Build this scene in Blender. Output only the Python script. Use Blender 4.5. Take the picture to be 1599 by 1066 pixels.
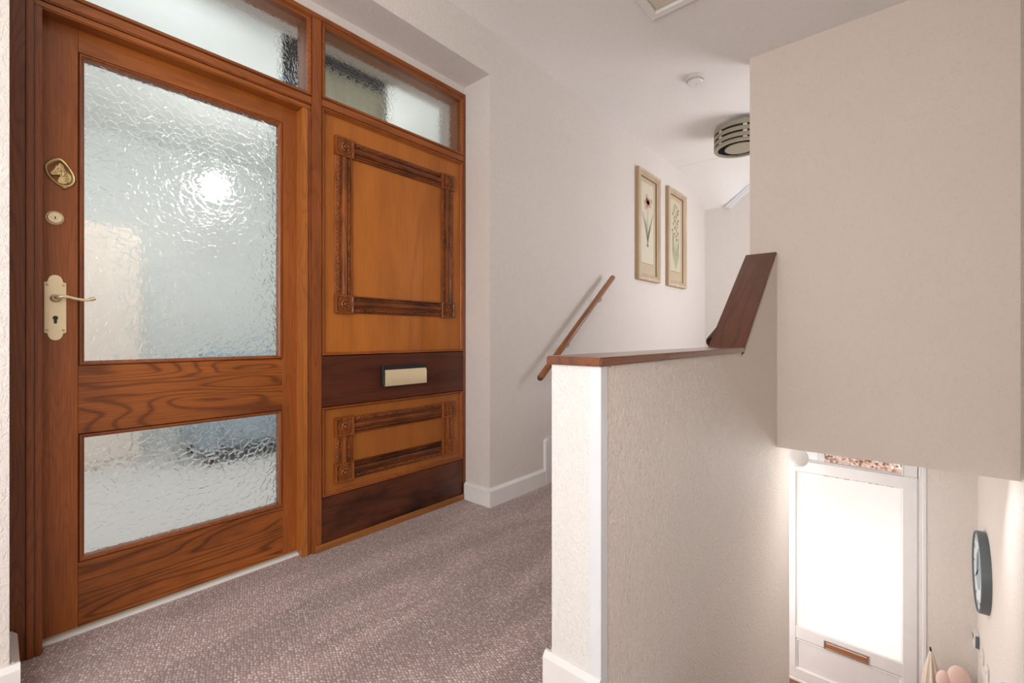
import bpy, bmesh, math, random
from mathutils import Vector, Matrix
random.seed(7)
S = bpy.context.scene
for o in list(bpy.data.objects): bpy.data.objects.remove(o)
C = S.collection
PI = math.pi

# ---------------------------------------------------------------- camera
cam_d = bpy.data.cameras.new('camera'); cam = bpy.data.objects.new('camera', cam_d); C.objects.link(cam)
cam_d.sensor_width = 36.0; cam_d.lens = 705.0 / 1599 * 36.0
cam_d.shift_y = -8.0 / 1599; cam_d.clip_start = 0.02
TH = 0.715
cam.location = (0, 0, 1.0)
cam.rotation_euler = (PI / 2, 0, TH - PI / 2)
S.camera = cam
S.view_settings.view_transform = 'Standard'; S.view_settings.look = 'None'
S.view_settings.exposure = 0.05; S.view_settings.gamma = 1.0; S.view_settings.use_curve_mapping = False

# ---------------------------------------------------------------- sky and lamps
W = bpy.data.worlds.new('world'); S.world = W; W.use_nodes = True
bg = W.node_tree.nodes['Background']; bg.inputs[0].default_value = (0.93, 0.96, 1.0, 1); bg.inputs[1].default_value = 3.4

def area(name, loc, target, sx, sy, power, col=(1, 1, 1)):
    d = bpy.data.lights.new(name, 'AREA'); d.shape = 'RECTANGLE'; d.size = sx; d.size_y = sy; d.energy = power; d.color = col
    o = bpy.data.objects.new(name, d); C.objects.link(o); o.location = loc
    o.rotation_euler = (Vector(target) - Vector(loc)).to_track_quat('-Z', 'Y').to_euler()
    return o
# daylight through the landing window behind the camera
area('window_daylight', (-1.33, 0.45, 1.35), (1.5, 0.75, 1.8), 1.6, 1.7, 50, (1.0, 0.98, 0.965))
# unseen fill by the right-hand wall, added to brighten the half wall's side
area('side_fill', (-0.62, -0.40, 1.35), (1.2, 1.5, 0.95), 0.9, 1.2, 21, (1.0, 0.97, 0.94))
# fill point behind the camera, added to lift the ceiling and walls
pl_ = bpy.data.lights.new('landing_fill', 'POINT'); pl_.energy = 9; pl_.shadow_soft_size = .18; pl_.color = (1, .97, .94)
po = bpy.data.objects.new('landing_fill', pl_); C.objects.link(po); po.location = (-.75, .15, 2.2)
# daylight from the upper landing window, behind the bulkhead
area('upper_window_daylight', (4.75, -0.3, 1.6), (4.1, 1.84, 1.95), 1.2, 1.2, 36, (0.97, 0.98, 1.0))
# daylight outside the lower front door
area('porch_daylight', (5.9, 0.4, -1.1), (4.9, 0.4, -0.9), 1.3, 1.3, 10.5, (1.0, 0.99, 0.985))
# hidden point light, added to brighten the lower hall walls
pl_ = bpy.data.lights.new('lower_hall_fill', 'POINT'); pl_.energy = 37; pl_.shadow_soft_size = .25; pl_.color = (1, .96, .92)
po = bpy.data.objects.new('lower_hall_fill', pl_); C.objects.link(po); po.location = (3.95, 1.35, -.95)
# added area light hidden behind the bulkhead, raking back along the stair wall
area('stair_wall_fill', (3.66, 0.02, 0.262), (1.7, 0.6, -0.9), .4, .6, 11, (1.0, 0.975, 0.95))
# unseen lights added to brighten the room and curtain behind the glazed door
area('inner_room_fill', (0.5, 2.5, 2.45), (0.3, 4.4, 0.9), 1.0, .4, 21, (0.95, 0.985, 1.0))
pl_ = bpy.data.lights.new('inner_curtain_fill', 'POINT'); pl_.energy = 13; pl_.shadow_soft_size = .15; pl_.color = (1, .985, .95)
po = bpy.data.objects.new('inner_curtain_fill', pl_); C.objects.link(po); po.location = (1.95, 3.3, 2.15)

# ---------------------------------------------------------------- helpers
WORLD = {}
def wpos(o):
    return WORLD.get(o.name, Vector((0, 0, 0))) if o else Vector((0, 0, 0))
def obj(name, bm, m, parent=None, smooth=False, origin=None):
    """bm is in world coordinates; the object's origin goes to origin (or its parent's)."""
    org = Vector(origin) if origin is not None else wpos(parent)
    bmesh.ops.recalc_face_normals(bm, faces=bm.faces[:])
    bmesh.ops.translate(bm, verts=bm.verts[:], vec=-org)
    me = bpy.data.meshes.new(name); bm.to_mesh(me); bm.free()
    if smooth:
        for p in me.polygons: p.use_smooth = True
        if smooth != 'all':
            me.set_sharp_from_angle(angle=math.radians(35))
    o = bpy.data.objects.new(name, me); C.objects.link(o)
    me.materials.append(m)
    if parent: o.parent = parent
    o.location = org - wpos(parent)
    WORLD[o.name] = org
    return o
def empty(name, loc):
    o = bpy.data.objects.new(name, None); C.objects.link(o); o.location = loc; o.empty_display_size = 0.05
    WORLD[o.name] = Vector(loc); return o
def tag(o, label, cat, group=None):
    o['label'] = label; o['category'] = cat
    if group: o['group'] = group
    return o
def struct(o, label=None):
    o['kind'] = 'structure'
    if label: o['label'] = label
    return o
def B(*boxes, bevel=0.0, seg=1):
    bm = bmesh.new()
    for b in boxes: add_box(bm, *b)
    if bevel:
        bmesh.ops.bevel(bm, geom=bm.edges[:], offset=bevel, segments=seg, affect='EDGES', clamp_overlap=True)
    return bm
def add_box(bm, x0, x1, y0, y1, z0, z1):
    v = [bm.verts.new((x, y, z)) for x in (x0, x1) for y in (y0, y1) for z in (z0, z1)]
    for f in ((0, 1, 3, 2), (4, 6, 7, 5), (0, 4, 5, 1), (2, 3, 7, 6), (0, 2, 6, 4), (1, 5, 7, 3)):
        bm.faces.new([v[i] for i in f])
def add_prism(bm, pts, fn0, fn1):
    """pts 2-D outline; fn0/fn1 map (u,v) to 3-D for the two ends."""
    a = [bm.verts.new(fn0(*p)) for p in pts]; b = [bm.verts.new(fn1(*p)) for p in pts]
    n = len(pts); bm.faces.new(a); bm.faces.new(b[::-1])
    for i in range(n): bm.faces.new((a[i], b[i], b[(i + 1) % n], a[(i + 1) % n]))
def prismY(pts, y0, y1, bevel=0.0):
    bm = bmesh.new(); add_prism(bm, pts, lambda u, v: (u, y0, v), lambda u, v: (u, y1, v))
    if bevel: bmesh.ops.bevel(bm, geom=bm.edges[:], offset=bevel, segments=2, affect='EDGES', clamp_overlap=True)
    return bm
def prismX(pts, x0, x1):
    bm = bmesh.new(); add_prism(bm, pts, lambda u, v: (x0, u, v), lambda u, v: (x1, u, v)); return bm
def add_ring(bm, r0, r1, z0, z1, prof, fn, closed=True):
    """mitred frame: profile points (inset from the outer edge, height) swept round a rectangle; fn(u, v, h) -> 3-D."""
    loops = []
    for ins, h in prof:
        c = ((r0 + ins, z0 + ins), (r1 - ins, z0 + ins), (r1 - ins, z1 - ins), (r0 + ins, z1 - ins))
        loops.append([bm.verts.new(fn(u, v, h)) for u, v in c])
    n = len(loops)
    for i in range(n if closed else n - 1):
        a, b = loops[i], loops[(i + 1) % n]
        for k in range(4): bm.faces.new((a[k], a[(k + 1) % 4], b[(k + 1) % 4], b[k]))
def ringY(x0, x1, z0, z1, y, prof, closed=True):
    """on a wall facing -Y: heights stand proud towards the viewer"""
    bm = bmesh.new(); add_ring(bm, x0, x1, z0, z1, prof, lambda u, v, h: (u, y - h, v), closed); return bm
def add_lathe(bm, prof, fn, n=32, caps=True):
    loops = []
    for r, h in prof:
        loops.append([bm.verts.new(fn(r * math.cos(2 * PI * k / n), r * math.sin(2 * PI * k / n), h)) for k in range(n)])
    for a, b in zip(loops, loops[1:]):
        for k in range(n): bm.faces.new((a[k], a[(k + 1) % n], b[(k + 1) % n], b[k]))
    if caps:
        bm.faces.new(loops[0]); bm.faces.new(loops[-1][::-1])
def add_tube(bm, pts, rad, n=12, flat=1.0, up=Vector((0, 0, 1))):
    pts = [Vector(p) for p in pts]
    if not isinstance(rad, (list, tuple)): rad = [rad] * len(pts)
    loops = []
    for i, p in enumerate(pts):
        d = (pts[min(i + 1, len(pts) - 1)] - pts[max(i - 1, 0)]).normalized()
        u = up if abs(d.dot(up)) < .95 else Vector((1, 0, 0))
        a = d.cross(u).normalized(); b = a.cross(d).normalized()
        loops.append([bm.verts.new(p + a * rad[i] * math.cos(2 * PI * k / n) + b * rad[i] * flat * math.sin(2 * PI * k / n)) for k in range(n)])
    for a, b in zip(loops, loops[1:]):
        for k in range(n): bm.faces.new((a[k], a[(k + 1) % n], b[(k + 1) % n], b[k]))
    bm.faces.new(loops[0]); bm.faces.new(loops[-1][::-1])
def add_ell(bm, c, r, seg=10, rings=6):
    g = bmesh.ops.create_uvsphere(bm, u_segments=seg, v_segments=rings, radius=1.0)
    bmesh.ops.scale(bm, vec=r, verts=g['verts']); bmesh.ops.translate(bm, vec=c, verts=g['verts'])
def smooth_path(pts, n=6):
    pts = [Vector(p) for p in pts]; out = []
    for i in range(len(pts) - 1):
        p0, p1, p2, p3 = pts[max(i - 1, 0)], pts[i], pts[i + 1], pts[min(i + 2, len(pts) - 1)]
        for k in range(n):
            t = k / n
            out.append(.5 * ((2 * p1) + (-p0 + p2) * t + (2 * p0 - 5 * p1 + 4 * p2 - p3) * t * t + (-p0 + 3 * p1 - 3 * p2 + p3) * t ** 3))
    out.append(pts[-1]); return out

# ---------------------------------------------------------------- materials
def mat(name):
    m = bpy.data.materials.new(name); m.use_nodes = True
    nt = m.node_tree; return m, nt, nt.nodes['Principled BSDF']
def node(nt, t, **kw):
    n = nt.nodes.new(t)
    for k, v in kw.items(): setattr(n, k, v)
    return n
def coords(nt, scale, kind='Object', rot=(0, 0, 0), loc=(0, 0, 0)):
    tc = node(nt, 'ShaderNodeTexCoord'); mp = node(nt, 'ShaderNodeMapping')
    mp.inputs['Scale'].default_value = scale; mp.inputs['Rotation'].default_value = rot; mp.inputs['Location'].default_value = loc
    nt.links.new(tc.outputs[kind], mp.inputs['Vector']); return mp.outputs[0]
def noise(nt, vec, scale, detail=3, rough=.5, dist=0):
    n = node(nt, 'ShaderNodeTexNoise'); n.inputs['Scale'].default_value = scale; n.inputs['Detail'].default_value = detail
    n.inputs['Roughness'].default_value = rough; n.inputs['Distortion'].default_value = dist
    nt.links.new(vec, n.inputs['Vector']); return n.outputs['Fac']
def ramp(nt, fac, stops):
    r = node(nt, 'ShaderNodeValToRGB'); e = r.color_ramp.elements
    while len(e) < len(stops): e.new(.5)
    for i, (p, c) in enumerate(stops):
        e[i].position = p; e[i].color = (c, c, c, 1) if isinstance(c, (int, float)) else (*c, 1)
    nt.links.new(fac, r.inputs[0]); return r.outputs[0]
def math_(nt, op, a, b=None):
    n = node(nt, 'ShaderNodeMath', operation=op)
    for i, v in enumerate((a, b)):
        if v is None: continue
        if isinstance(v, (int, float)): n.inputs[i].default_value = v
        else: nt.links.new(v, n.inputs[i])
    return n.outputs[0]
def mixc(nt, fac, a, b, mode='MIX'):
    n = node(nt, 'ShaderNodeMix', data_type='RGBA', blend_type=mode)
    for k, v in ((0, fac), (6, a), (7, b)):
        if isinstance(v, (int, float)): n.inputs[k].default_value = v
        elif isinstance(v, tuple): n.inputs[k].default_value = (*v, 1)
        else: nt.links.new(v, n.inputs[k])
    return n.outputs[2]
def bump(nt, bsdf, h, strength, dist):
    b = node(nt, 'ShaderNodeBump'); b.inputs['Strength'].default_value = strength; b.inputs['Distance'].default_value = dist
    nt.links.new(h, b.inputs['Height']); nt.links.new(b.outputs[0], bsdf.inputs['Normal'])

def plain(name, col, rough=.5, metal=0.0, **kw):
    m, nt, b = mat(name); b.inputs['Base Color'].default_value = (*col, 1); b.inputs['Roughness'].default_value = rough; b.inputs['Metallic'].default_value = metal
    v = noise(nt, coords(nt, (1, 1, 1)), 9, 3)
    nt.links.new(mixc(nt, v, tuple(c * .94 for c in col), tuple(min(1, c * 1.06) for c in col)), b.inputs['Base Color'])
    for k, x in kw.items(): b.inputs[k].default_value = x
    return m
def wallpaper(name, col, scale=62, strength=.5, stretch=(1, 1, .6), gloss=.55, streaks=True):
    """embossed vinyl paper: short raised curling strokes"""
    m, nt, b = mat(name)
    v = coords(nt, stretch)
    big = noise(nt, coords(nt, (1, 1, 1)), 1.6, 3)
    fine = noise(nt, v, scale, 2.5, .55, 1.6)
    ridge = ramp(nt, fine, [(.38, 0.0), (.50, .85), (.56, .4), (.66, 1.0)])
    base = mixc(nt, big, tuple(c * .97 for c in col), tuple(min(1, c * 1.03) for c in col))
    spec = ramp(nt, ridge, [(.05, .955), (.4, 1.0)])
    nt.links.new(mixc(nt, 1.0, base, spec, 'MULTIPLY'), b.inputs['Base Color'])
    b.inputs['Roughness'].default_value = gloss; b.inputs['Specular IOR Level'].default_value = .35
    bump(nt, b, ridge, strength, .0045)
    return m
def wood(name, axis, light, dark, rough=.38, figure=1.0, density=52, coat=.25, seed=0.0, stain=0.0, fine=.5):
    """procedural timber; axis = grain direction"""
    m, nt, b = mat(name)
    k = {'x': 0, 'y': 1, 'z': 2}[axis]
    def sc(along, across):
        s = [across] * 3; s[k] = along; return tuple(s)
    ring = noise(nt, coords(nt, sc(.55, 4.2), loc=(seed, seed * 1.7, seed * .6)), 1.25, 2.2, .45, .35)
    s = math_(nt, 'SINE', math_(nt, 'MULTIPLY', ring, density * 2.0))
    s = math_(nt, 'ADD', math_(nt, 'MULTIPLY', s, .5), .5)
    line = ramp(nt, s, [(.0, 1.0), (.12, .55), (.30, .15), (.75, .0)])
    pores = noise(nt, coords(nt, sc(6, 240)), 1.0, 3, .6)
    pore = ramp(nt, pores, [(.38, .75), (.62, 0.0)])
    broad = noise(nt, coords(nt, sc(.8, 3.5), loc=(seed * 2, 3, 1)), 1.3, 4, .6)
    base = mixc(nt, ramp(nt, broad, [(.3, 0.0), (.7, 1.0)]), tuple(c * .72 for c in light), tuple(c * 1.15 for c in light))
    base = mixc(nt, math_(nt, 'MULTIPLY', line, figure * .8), base, dark)
    base = mixc(nt, math_(nt, 'MULTIPLY', pore, fine), base, dark)
    if stain:
        st = noise(nt, coords(nt, sc(2.2, 5)), 1.4, 4, .6)
        base = mixc(nt, math_(nt, 'MULTIPLY', ramp(nt, st, [(.45, 0.0), (.72, 1.0)]), stain), base, tuple(c * .25 for c in dark))
    nt.links.new(base, b.inputs['Base Color'])
    b.inputs['Roughness'].default_value = rough; b.inputs['Coat Weight'].default_value = coat; b.inputs['Coat Roughness'].default_value = .25
    b.inputs['Specular IOR Level'].default_value = .35
    bump(nt, b, pores, .12, .002)
    return m

M = {}
M['wall'] = wallpaper('wall_paper_cream', (.765, .715, .675), 62, .45)
M['wall_tan'] = wallpaper('wall_paper_warm', (.89, .81, .745), 62, .75)
M['wall_smooth'] = wallpaper('wall_paper_bulkhead', (.82, .73, .655), 70, .16)
M['wall_white'] = wallpaper('wall_paper_white', (.78, .77, .75), 62, .42)
M['ceiling'] = wallpaper('ceiling_paint', (.87, .845, .83), 60, .04, (1, 1, 1), .8)
M['white'] = plain('white_gloss_paint', (.80, .79, .775), .32)
M['bead_white'] = plain('white_corner_paint', (.73, .75, .78), .4)
M['upvc'] = plain('white_plastic', (.80, .80, .80), .25)
M['door_v'] = wood('fir_vertical', 'z', (.37, .105, .018), (.11, .022, .004), density=110, figure=.25)
M['door_h'] = wood('fir_horizontal', 'x', (.38, .112, .019), (.06, .011, .003), density=60, figure=.75, seed=2.3)
M['door_h2'] = wood('fir_horizontal_low', 'x', (.35, .10, .017), (.045, .009, .003), density=60, figure=.8, seed=5.1, stain=.6)
M['door_h3'] = wood('fir_horizontal_top', 'x', (.40, .12, .02), (.13, .03, .006), density=55, figure=.35, seed=7.7)
M['frame_v'] = wood('frame_vertical', 'z', (.33, .092, .02), (.08, .016, .005), density=110, figure=.35, seed=1.1)
M['frame_h'] = wood('frame_horizontal', 'x', (.35, .10, .02), (.08, .017, .005), density=70, figure=.4, seed=3.1)
M['frame_dark'] = wood('frame_dark_vertical', 'z', (.24, .065, .016), (.05, .011, .004), density=110, figure=.45, seed=4.1)
M['ply'] = wood('golden_ply', 'z', (.48, .155, .022), (.24, .060, .008), density=9, figure=.35, seed=.4, fine=.25)
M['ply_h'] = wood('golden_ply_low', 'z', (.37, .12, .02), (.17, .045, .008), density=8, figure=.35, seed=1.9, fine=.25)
M['rail_dark'] = wood('mahogany_rail', 'x', (.115, .027, .010), (.03, .006, .003), density=26, figure=.4, seed=2.9, stain=.3)
M['rail_dark2'] = wood('mahogany_kick_board', 'x', (.125, .032, .010), (.02, .005, .003), density=24, figure=.4, seed=8.4, stain=1.0)
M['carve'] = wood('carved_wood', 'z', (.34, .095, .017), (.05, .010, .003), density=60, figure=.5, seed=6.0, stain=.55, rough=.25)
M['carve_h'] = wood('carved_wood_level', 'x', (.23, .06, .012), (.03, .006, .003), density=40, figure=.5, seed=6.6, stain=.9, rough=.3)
M['strip_v'] = wood('lit_stop', 'z', (.47, .16, .03), (.2, .05, .01), density=80, figure=.4, seed=2.2)  # brighter than the other stops, with the light on it in the colour
M['strip'] = wood('base_strip', 'x', (.36, .14, .035), (.15, .045, .01), density=24, figure=.3, seed=3.9)
M['cap'] = wood('cap_wood', 'x', (.21, .070, .028), (.05, .013, .006), density=30, figure=.5, seed=1.3, rough=.25, coat=.6)
M['board'] = wood('board_wood', 'x', (.19, .056, .019), (.045, .011, .005), density=34, figure=.45, seed=9.3, rough=.33, coat=.4, stain=.35)
M['rail'] = wood('handrail_wood', 'x', (.33, .125, .045), (.16, .05, .015), density=30, figure=.3, seed=.7, rough=.3)
M['rail_end'] = plain('dark_rail_wood', (.045, .014, .008), .4)
M['brass'] = plain('satin_brass', (.80, .69, .46), .38, .55)
M['brass_old'] = plain('aged_brass', (.66, .52, .25), .34, .7)
M['steel'] = plain('steel', (.6, .58, .55), .3, 1.0)
M['black'] = plain('black_metal', (.010, .010, .011), .5)
M['taupe'] = plain('taupe_shade', (.33, .295, .22), .6)
M['frame_cream'] = wood('limed_frame', 'z', (.66, .56, .44), (.42, .28, .16), density=30, figure=.35, rough=.5, coat=0)
M['frame_tan'] = plain('tan_frame_edge', (.44, .30, .17), .5)
M['frame_brown'] = plain('brown_frame_slip', (.26, .16, .09), .5)
M['clock_rim'] = plain('slate_rim', (.12, .145, .16), .45)
M['clock_face'] = plain('pale_clock_face', (.68, .76, .80), .4)
M['clock_grey'] = plain('grey_clock_print', (.30, .38, .45), .5)
M['copper'] = plain('copper_flap', (.50, .25, .12), .35, .6)
M['pink'] = plain('pink_velvet', (.72, .52, .46), .7)
M['cream_cloth'] = plain('cream_cloth', (.72, .64, .55), .7)
M['peach'] = plain('peach_paint', (.90, .79, .70), .6)
M['blue_grey'] = plain('blue_grey_fabric', (.40, .50, .58), .8)
M['navy'] = plain('navy_cloth', (.010, .026, .046), .7)
def sheer():
    m, nt, b = mat('pale_curtain'); out = nt.nodes['Material Output']; tr = node(nt, 'ShaderNodeBsdfTranslucent'); tr.inputs[0].default_value = (.88, .86, .76, 1)
    b.inputs['Base Color'].default_value = (.75, .73, .64, 1); mx = node(nt, 'ShaderNodeMixShader'); mx.inputs[0].default_value = .7
    nt.links.new(b.outputs[0], mx.inputs[1]); nt.links.new(tr.outputs[0], mx.inputs[2]); nt.links.new(mx.outputs[0], out.inputs[0]); return m
M['curtain'] = sheer()
M['inner_wall'] = plain('inner_room_paint', (.80, .84, .83), .8)
M['inner_floor'] = plain('inner_room_carpet', (.72, .70, .69), .95)
M['mat_brown'] = plain('brown_boards', (.26, .10, .045), .6)

def carpet():
    m, nt, b = mat('mauve_loop_carpet')
    v = coords(nt, (1, 1, 1), rot=(0, 0, .12))
    w = node(nt, 'ShaderNodeTexVoronoi'); w.inputs['Scale'].default_value = 125; w.inputs['Randomness'].default_value = .45
    nt.links.new(coords(nt, (1, .62, 1), rot=(0, 0, .5)), w.inputs['Vector'])
    cell = node(nt, 'ShaderNodeSeparateColor'); nt.links.new(w.outputs['Color'], cell.inputs[0])
    tint = ramp(nt, cell.outputs[0], [(.0, (.50, .415, .395)), (.6, (.62, .54, .52)), (1.0, (.78, .71, .69))])
    loop = ramp(nt, w.outputs['Distance'], [(.12, 1.0), (.38, .25), (.62, .0)])
    col = mixc(nt, loop, (.275, .198, .184), tint)
    streak = noise(nt, coords(nt, (.9, 3.2, 1), rot=(0, 0, -.75)), 1.7, 2, .5, .4)
    st = ramp(nt, streak, [(.42, 1.08), (.56, 1.32)])
    nt.links.new(mixc(nt, 1.0, col, st, 'MULTIPLY'), b.inputs['Base Color'])
    b.inputs['Roughness'].default_value = .95; b.inputs['Sheen Weight'].default_value = .25
    b.inputs['Specular IOR Level'].default_value = .1
    bump(nt, b, math_(nt, 'SUBTRACT', 1.0, w.outputs['Distance']), .7, .004)
    return m
M['carpet'] = carpet()

def obscure(name, scale, strength, rough, petals=True):
    """patterned obscure glass: petal shaped cells pressed into the sheet"""
    m, nt, b = mat(name)
    b.inputs['Transmission Weight'].default_value = 1.0; b.inputs['Roughness'].default_value = rough
    b.inputs['IOR'].default_value = 1.45; b.inputs['Base Color'].default_value = (.985, 1.0, .995, 1)
    v = coords(nt, (1, .2, 1))
    n = node(nt, 'ShaderNodeTexNoise'); n.inputs['Scale'].default_value = 26; n.inputs['Detail'].default_value = 2
    nt.links.new(v, n.inputs['Vector'])
    off = node(nt, 'ShaderNodeVectorMath', operation='SCALE'); off.inputs['Scale'].default_value = .030
    nt.links.new(n.outputs['Color'], off.inputs[0])
    ad = node(nt, 'ShaderNodeVectorMath', operation='ADD'); nt.links.new(v, ad.inputs[0]); nt.links.new(off.outputs[0], ad.inputs[1])
    w = node(nt, 'ShaderNodeTexVoronoi', feature='SMOOTH_F1' if petals else 'F1'); w.inputs['Scale'].default_value = scale
    if petals: w.inputs['Smoothness'].default_value = .25
    nt.links.new(ad.outputs[0], w.inputs['Vector'])
    w2 = node(nt, 'ShaderNodeTexVoronoi', feature='DISTANCE_TO_EDGE'); w2.inputs['Scale'].default_value = scale * .8
    nt.links.new(ad.outputs[0], w2.inputs['Vector'])
    rid = ramp(nt, w2.outputs['Distance'], [(.0, .0), (.05, .7), (.10, 1.0)])
    h = math_(nt, 'ADD', math_(nt, 'MULTIPLY', w.outputs['Distance'], -.45), math_(nt, 'MULTIPLY', rid, .28))
    bump(nt, b, h, strength, .004)
    return m
M['glass'] = obscure('pressed_flower_glass', 56, .60, .03)
M['glass_fine'] = obscure('hammered_glass', 85, .13, .01, False)

def frosted():
    m, nt, b = mat('frosted_door_glass')
    out = nt.nodes['Material Output']; tr = node(nt, 'ShaderNodeBsdfTranslucent'); tr.inputs[0].default_value = (.93, .925, .915, 1)
    gl = node(nt, 'ShaderNodeBsdfGlossy'); gl.inputs['Roughness'].default_value = .15
    mx = node(nt, 'ShaderNodeMixShader'); mx.inputs[0].default_value = .04
    nt.links.new(tr.outputs[0], mx.inputs[1]); nt.links.new(gl.outputs[0], mx.inputs[2]); nt.links.new(mx.outputs[0], out.inputs[0]); return m
M['frosted'] = frosted()
def clear():
    m, nt, b = mat('clear_glass'); b.inputs['Transmission Weight'].default_value = 1; b.inputs['Roughness'].default_value = 0; b.inputs['IOR'].default_value = 1.45
    b.inputs['Base Color'].default_value = (1, 1, 1, 1); return m
M['clear'] = clear()
def pebble():
    m, nt, b = mat('pebbledash'); v = coords(nt, (1, 1, 1))
    w = node(nt, 'ShaderNodeTexVoronoi'); w.inputs['Scale'].default_value = 42; nt.links.new(v, w.inputs['Vector'])
    s = node(nt, 'ShaderNodeSeparateColor'); nt.links.new(w.outputs['Color'], s.inputs[0])
    col = ramp(nt, s.outputs[0], [(0, (.24, .12, .08)), (.25, (.62, .36, .26)), (.6, (.85, .62, .52)), (1, (.92, .86, .80))])
    nt.links.new(col, b.inputs['Base Color']); b.inputs['Roughness'].default_value = .8
    bump(nt, b, math_(nt, 'SUBTRACT', 1.0, w.outputs['Distance']), .8, .02); return m
M['pebble'] = pebble()
def emit(name, col, s):
    m, nt, b = mat(name); b.inputs['Emission Color'].default_value = (*col, 1); b.inputs['Emission Strength'].default_value = s; b.inputs['Base Color'].default_value = (.9, .9, .9, 1); return m
M['bulb'] = emit('lit_bulb', (1, .97, .92), 26)
def print_mat(name, bgc, flower, seed):
    """flat botanical print: aged paper with tan border, stem, leaves and blooms drawn by nodes in generated coordinates"""
    m, nt, b = mat(name)
    tc = node(nt, 'ShaderNodeTexCoord'); sp = node(nt, 'ShaderNodeSeparateXYZ'); nt.links.new(tc.outputs['Generated'], sp.inputs[0])
    X, Z = sp.outputs[0], sp.outputs[2]
    age = noise(nt, tc.outputs['Generated'], 6, 4)
    base = mixc(nt, age, tuple(c * .88 for c in bgc), bgc)
    # border
    bx = math_(nt, 'MULTIPLY', math_(nt, 'GREATER_THAN', X, .14), math_(nt, 'LESS_THAN', X, .86))
    bz = math_(nt, 'MULTIPLY', math_(nt, 'GREATER_THAN', Z, .12), math_(nt, 'LESS_THAN', Z, .95))
    base = mixc(nt, math_(nt, 'MULTIPLY', bx, bz), (.52, .42, .29), base)
    nt.links.new(base, b.inputs['Base Color']); b.inputs['Roughness'].default_value = .5
    return m
M['print_a'] = print_mat('botanical_paper_a', (.66, .61, .48), (.6, .3, .2), 1)
M['print_b'] = print_mat('botanical_paper_b', (.62, .57, .42), (.5, .3, .1), 2)
M['ink_green'] = plain('leaf_ink', (.20, .23, .15), .6); M['ink_pink'] = plain('petal_ink', (.55, .32, .22), .6); M['ink_brown'] = plain('seed_ink', (.22, .14, .07), .6)
M['ink_cream'] = plain('cream_petal_ink', (.72, .56, .44), .6)

# ================================================================= THE SHELL
# (heights: landing floor at 0, camera eye at 1.0; x runs along the door wall, y across the stairwell)
DW, WL, XR0, XR1 = 2.045, 1.84, 0.031, 1.920      # timber screen face, left wall face, recess sides
CEIL = 2.80; SOF = 2.54; AX = 1.045; CY0, CY1 = .60, .755; BX = 3.22; GY = -.42; EX = 4.9; LZ = -2.2
UFL = .76; XB = -1.4; XU = 5.72; OVZ = .307

# landing carpet and the rest of the slab
struct(obj('floor', B((XB, 1.0, GY, WL, -.12, 0), (1.0, 2.56, CY1, WL, -.12, 0), (XR0, XR1, WL, DW + .13, -.12, 0), (1.0, 1.045, CY0, CY1, -.12, 0)), M['carpet']))
# wall on the door side with the recess
struct(obj('wall_left', B((XB, XR0, WL, 2.30, LZ, CEIL), (XR1, XU, WL, 2.30, LZ, CEIL), (XR0, XR1, WL, 2.30, SOF, CEIL), (XR0, XR1, DW + .01, 2.30, 2.488, SOF)), M['wall']))
# balustrade wall between the two flights
prof = [(AX, -2.2), (3.62, -2.2), (3.62, OVZ), (BX + .02, OVZ), (BX + .02, 1.543), (2.425, .905), (2.405, .905), (2.405, .921), (AX, .921)]
hw = struct(obj('wall_balustrade', prismY(prof, CY0, CY1), M['wall_tan']))
# its end face is papered white (thin sheet of paper on the end)
end = obj('end_paper', B((AX - .003, AX, CY0 + .030, CY1, 0.0, .921)), M['wall_white'], hw)
obj('corner_bead', B((AX - .005, AX + .001, CY0 - .0015, CY0 + .032, .1, .921), bevel=.001), M['bead_white'], hw)
obj('corner_bead_side', B((AX - .004, AX + .030, CY0 - .003, CY0 + .001, -.1, .921), bevel=.0008), M['bead_white'], hw)
# bulkhead over the lower flight and the upper landing behind it
struct(obj('wall_bulkhead', B((BX, BX + .10, GY, CY1, OVZ, CEIL)), M['wall_smooth']))
struct(obj('upper_floor', B((BX + .10, XU, GY, CY1, OVZ, UFL), (3.27, XU, CY1, WL, OVZ, UFL)), M['carpet']))
struct(obj('wall_right', B((XB, XU + .1, GY - .12, GY, LZ, CEIL)), M['wall']))
struct(obj('wall_behind', B((XB - .1, XB, GY - .12, 2.3, -.12, CEIL)), M['wall']))
# upper far wall with its raked head
fw = [(GY, UFL), (WL, UFL), (WL, 2.545), (1.575, 2.545), (1.15, 2.875), (GY, 2.875)]
struct(obj('wall_far', prismX(fw, XU, XU + .1), M['wall']))
# ceiling: flat, then coved down to the far wall, rising again beside the window head
bm = bmesh.new(); add_box(bm, XB, 4.8, GY, 2.3, CEIL, CEIL + .08)
ys = [WL + .0, 1.70, 1.575, 1.45, 1.3, 1.15, .8, .3, GY]
def head(y): return 2.545 if y >= 1.575 else min(2.545 + (1.575 - y) * .776, 2.80)
NS = 10; grid = []
for y in ys:
    row = []
    for i in range(NS + 1):
        t = i / NS; dz = (CEIL - head(y)) * (t ** 1.9)
        row.append(bm.verts.new((4.8 + (XU - 4.8) * t, y, CEIL - dz)))
    grid.append(row)
for a, b_ in zip(grid, grid[1:]):
    for i in range(NS): bm.faces.new((a[i], a[i + 1], b_[i + 1], b_[i]))
struct(obj('ceiling', bm, M['ceiling'], smooth=True))
# board joint line across the ceiling where the cove starts
struct(obj('trim_1', B((4.797, 4.803, .2, WL, CEIL - .0035, CEIL + .001)), M['ceiling']))
# white raked head lining on the far wall
bm = bmesh.new(); add_prism(bm, [(1.60, 2.527), (1.575, 2.552), (1.10, 2.92), (1.10, 2.86), (1.555, 2.507)], lambda u, v: (XU - .05, u, v), lambda u, v: (XU + .01, u, v))
struct(obj('trim_2', bm, M['bead_white']))

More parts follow.
